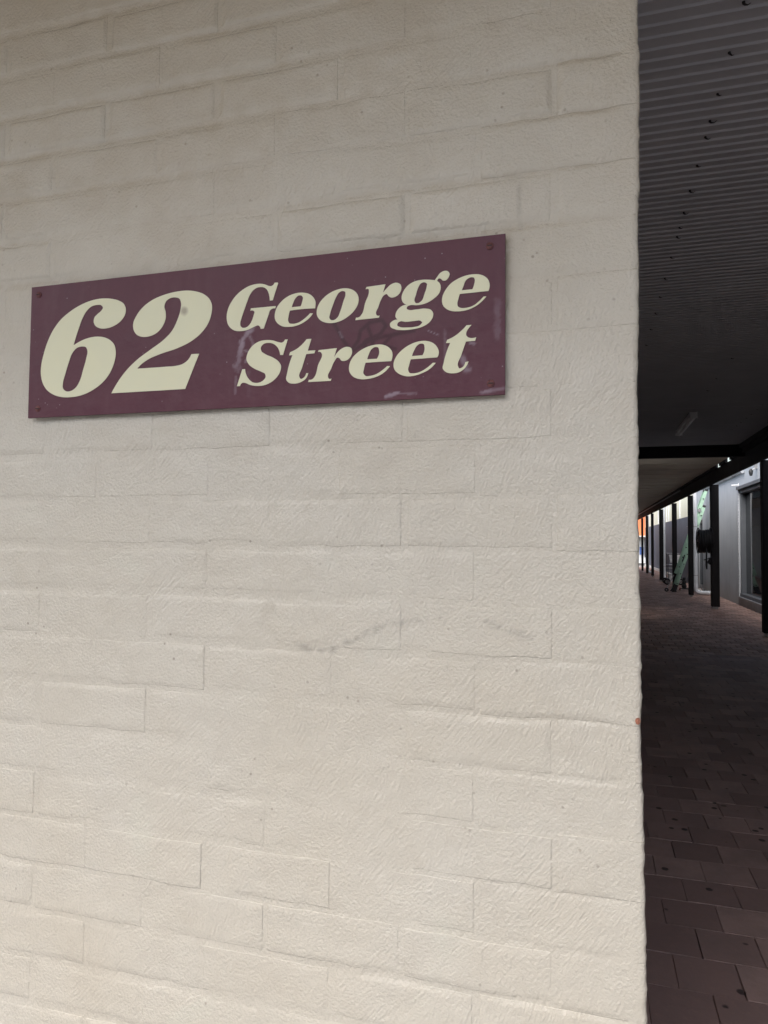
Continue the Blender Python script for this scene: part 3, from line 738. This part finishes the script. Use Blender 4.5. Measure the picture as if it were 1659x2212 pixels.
part("stabiliser", MB().bar((2.13, ly0 - .05, .09), (2.34, ly0 - .02, .50), .024, .02), M_STEEL, LAD)  # strut and wheel taken for a trolley's, kept with the ladder
part("stabiliser_pad", MB().torus((2.135, ly0 - .05, .062), (0, 1, 0), .040, .022, 18, 8), M_DKPL, LAD, 60)

# ------------------------------------------------------------------ hose reel on its post
HR = thing("hose_reel", "black wall hose reel with coiled hose hung on a post", "hose reel")
hx, hy, hz = 2.41, 15.97, 1.512
DR = part("drum", MB().cyl((2.27, hy, hz), (2.53, hy, hz), .12, 24), M_BLACK, HR, 40)
rr = random.Random(2)
for layer, (R, n) in enumerate(((.165, 9), (.205, 9), (.246, 9))):
    for k in range(n):
        x = 2.292 + k * .0268 + (layer % 2) * .010
        part("hose_turn", MB().torus((x, hy + rr.uniform(-.004, .004), hz - .006 * layer + rr.uniform(-.006, .006)), (1, rr.uniform(-.03, .03), rr.uniform(-.03, .03)), R + rr.uniform(-.006, .008), .0155, 32, 8), M_BLACK, HR, 60)
for x, R in ((2.272, .285), (2.535, .302)):
    mb = MB().torus((x, hy, hz), (1, 0, 0), R, .011, 40, 8).torus((x, hy, hz), (1, 0, 0), R * .62, .007, 32, 6)
    for k in range(8):
        q = PI * k / 4 + .2
        mb.bar((x, hy + .1 * math.cos(q), hz + .1 * math.sin(q)), (x, hy + R * math.cos(q), hz + R * math.sin(q)), .022, .008, (1, 0, 0))
    part("flange", mb, M_BLACK, HR, 40)
part("axle", MB().cyl((2.25, hy, hz), (2.60, hy, hz), .028), M_STEEL, HR, 40)
part("bracket", MB().box(2.538, 2.547, hy - .07, hy + .07, 1.12, 1.72).bar((2.53, hy, 1.12), (2.47, hy, 1.02), .05, .05).box(2.50, 2.55, hy - .06, hy + .06, .98, 1.13), M_BLACK, HR, bevel=.005)
part("hose_tail", MB().ring([(2.41, hy - .22, 1.33), (2.405, hy - .25, 1.24), (2.400, hy - .25, 1.1), (2.404, hy - .24, .96), (2.412, hy - .235, .885)], [.0155, .0155, .016, .02, .014], 12), M_BLACK, HR, 50)
part("nozzle_arm", MB().ring([(2.36, hy - .2, 1.085), (2.43, hy - .1, 1.10), (2.51, hy, 1.13)], .010, 8).ring([(2.40, hy - .22, 1.02), (2.46, hy - .1, 1.025), (2.52, hy, 1.0)], [.010, .016, .026], 8), M_BLACK, HR, 50)

# ------------------------------------------------------------------ trolley and clutter by the ladder
TR = thing("slatted_trolley", "dark steel trolley with pale slatted top behind the ladder", "trolley")
tx0, tx1, ty0, ty1 = 2.56, 2.99, 25.2, 25.75
for x in (tx0, tx1):
    for y in (ty0, ty1): part("upright", MB().cyl((x, y, .10), (x, y, 1.07), .013, 10), M_DKPL, TR, 40)
part("push_handle", MB().ring([(tx0 - .01, ty0, 1.06), (tx0 - .05, ty0 - .03, 1.09), (tx0 + .2, ty0 - .05, 1.10), (tx1, ty0, 1.07)], .013, 10), M_STEEL, TR, 50)
for k in range(6):
    z = 1.03 - k * .047; ins = .03 * k if k < 4 else .12
    part("slat", MB().box(tx0 + .03 + ins * .3, tx1 - .03, ty0 - .02, ty0 - .008, z - .017, z + .017), M_WHITE, TR)
for z in (.56, .68, .34): part("shelf", MB().box(tx0, tx1, ty0, ty1, z, z + .02), M_STEEL, TR, bevel=.004)
for x, y in ((tx0 - .03, ty0 - .03), (tx1 - .03, ty0 - .05), (tx0 - .03, ty1), (tx1 - .03, ty1)):
    w = link("wheel", None, TR)
    part("tyre", MB().torus((x, y, .115), (.35, 1, 0), .088, .026, 24, 8), M_BLACK, w, 60)
    part("rim", MB().torus((x, y, .115), (.35, 1, 0), .055, .012, 20, 6).bar((x - .05, y, .115), (x + .05, y, .115), .012, .012).bar((x, y, .065), (x, y, .165), .012, .012), M_STEEL, w, 60)
CR = thing("storage_crate", "white plastic crate on the lower deck of the trolley", "crate")
cb = MB().box(2.60, 2.98, 25.22, 25.70, .205, .215).box(2.60, 2.61, 25.22, 25.70, .215, .336).box(2.97, 2.98, 25.22, 25.70, .215, .336).box(2.61, 2.97, 25.22, 25.23, .215, .336).box(2.61, 2.97, 25.69, 25.70, .215, .336)
part("tub", cb, M_WHITE, CR); part("rim", MB().box(2.59, 2.99, 25.205, 25.219, .315, .335), M_WHITE, CR)
WA = thing("wheeled_machine", "small dark machine on red wheels between the ladder and downpipe", "machine")
mx, my = 2.73, 22.3
part("body", MB().ring([(mx, my, .06), (mx, my, .12), (mx, my, .17), (mx, my, .20)], [.055, .075, .07, .045], 16), M_DKPL, WA, 50)
part("motor", MB().ring([(mx, my, .20), (mx, my, .22), (mx, my, .29), (mx, my, .31)], [.04, .062, .058, .035], 16), M_DKPL, WA, 50)
part("cap", MB().ring([(mx, my, .31), (mx, my, .33), (mx, my, .38), (mx, my, .40)], [.03, .045, .04, .02], 16), M_DKPL, WA, 50)
part("chassis", MB().box(mx - .13, mx + .13, my - .05, my + .05, .045, .07), M_DKPL, WA, bevel=.006)
for x in (mx - .13, mx + .13): part("wheel", MB().cyl((x - .018, my - .05, .045), (x + .018, my - .05, .045), .046, 18), M_RED, WA, 40)
ST = thing("folding_stand", "pale metal folding stand with splayed legs behind the downpipe", "stand")
for p0, p1 in (((2.97, 22.55, .72), (3.285, 22.35, .01)), ((2.95, 22.55, .72), (2.74, 22.7, .01)), ((2.96, 22.57, .72), (3.05, 22.95, .01))):
    part("leg", MB().cyl(p0, p1, .013, 10), M_STEEL, ST, 40)
part("head", MB().cyl((2.96, 22.555, .68), (2.96, 22.555, .80), .03, 14), M_DKPL, ST, 40)
part("foot_plate", MB().box(3.25, 3.33, 22.3, 22.4, -.002, .035), M_DKPL, ST, bevel=.006)
BX = thing("rubble_bag", "pale rumpled bag lying by the foot of the grey wall", "bag")
V = []; F = []
nu, nv_ = 14, 9
for i in range(nu):
    for j in range(nv_):
        a = 2 * PI * i / nu; b = PI * j / (nv_ - 1)
        r = 1 + .25 * math.sin(3 * a + j) * math.sin(b) + .12 * math.sin(5 * a - 2 * j)
        V.append((3.08 + .10 * r * math.sin(b) * math.cos(a), 22.1 + .09 * r * math.sin(b) * math.sin(a), max(-.002, .035 + .045 * r * math.cos(b))))
for i in range(nu):
    for j in range(nv_ - 1): F.append((i * nv_ + j, ((i + 1) % nu) * nv_ + j, ((i + 1) % nu) * nv_ + j + 1, i * nv_ + j + 1))
part("sack", MB().add(V, F), M_BATTEN, BX, 80)

# ------------------------------------------------------------------ street beyond the far end
OB = thing("orange_shopfront", "bright orange shopfront across the street at the passage's far end", "shop")
part("fascia", MB().box(-6, 16, 56, 60, 1.95, 6.2), M_ORANGE, OB)
part("wall", MB().box(-6, 16, 56.3, 60, -.1, 1.949), M_WHITE, OB)
for k in range(9):
    x = -5.6 + k * 2.4
    w = link("window", MB().box(x, x + 1.6, 56.22, 56.299, .35, 1.85).mesh("window", M_GLASS), OB)
    part("mullion", MB().box(x + .77, x + .83, 56.17, 56.218, .35, 1.85), M_BATTEN, w)
part("poster", MB().box(3.62, 3.92, 56.1, 56.169, .55, 1.15), M_BLUE, OB)
part("awning_edge", MB().box(-6, 16, 55.2, 55.999, 1.90, 2.0), M_BATTEN, OB)

# unseen shops added across the road, behind the camera, to cut the low sky
for k, (x0, x1, hgt, m) in enumerate(((-34, -14, 6.2, M_CONC), (-13.9, 4, 5.4, M_BATTEN), (4.1, 30, 6.8, M_CONC))):
    SB = thing("street_building", ["tall concrete shop left along the opposite side of the road", "low white shop on the opposite side of the road", "tall concrete shop right along the opposite side of the road"][k], "building")
    part("wall", MB().box(x0, x1, -27, -19, -.12, hgt), m, SB)
    part("parapet", MB().box(x0, x1, -19.0, -18.85, hgt - .5, hgt + .15), M_CHAR, SB)
    part("awning", MB().box(x0, x1, -18.99, -16.6, 3.0, 3.15), M_DARKW, SB)
    x = x0 + .8
    while x < x1 - 3:
        w = link("window", MB().box(x, x + 2.4, -18.998, -18.95, .5, 2.6).mesh("window", M_GLASS), SB)
        part("mullion", MB().box(x + 1.17, x + 1.23, -18.949, -18.92, .5, 2.6), M_ALU, w)
        x += 3.2
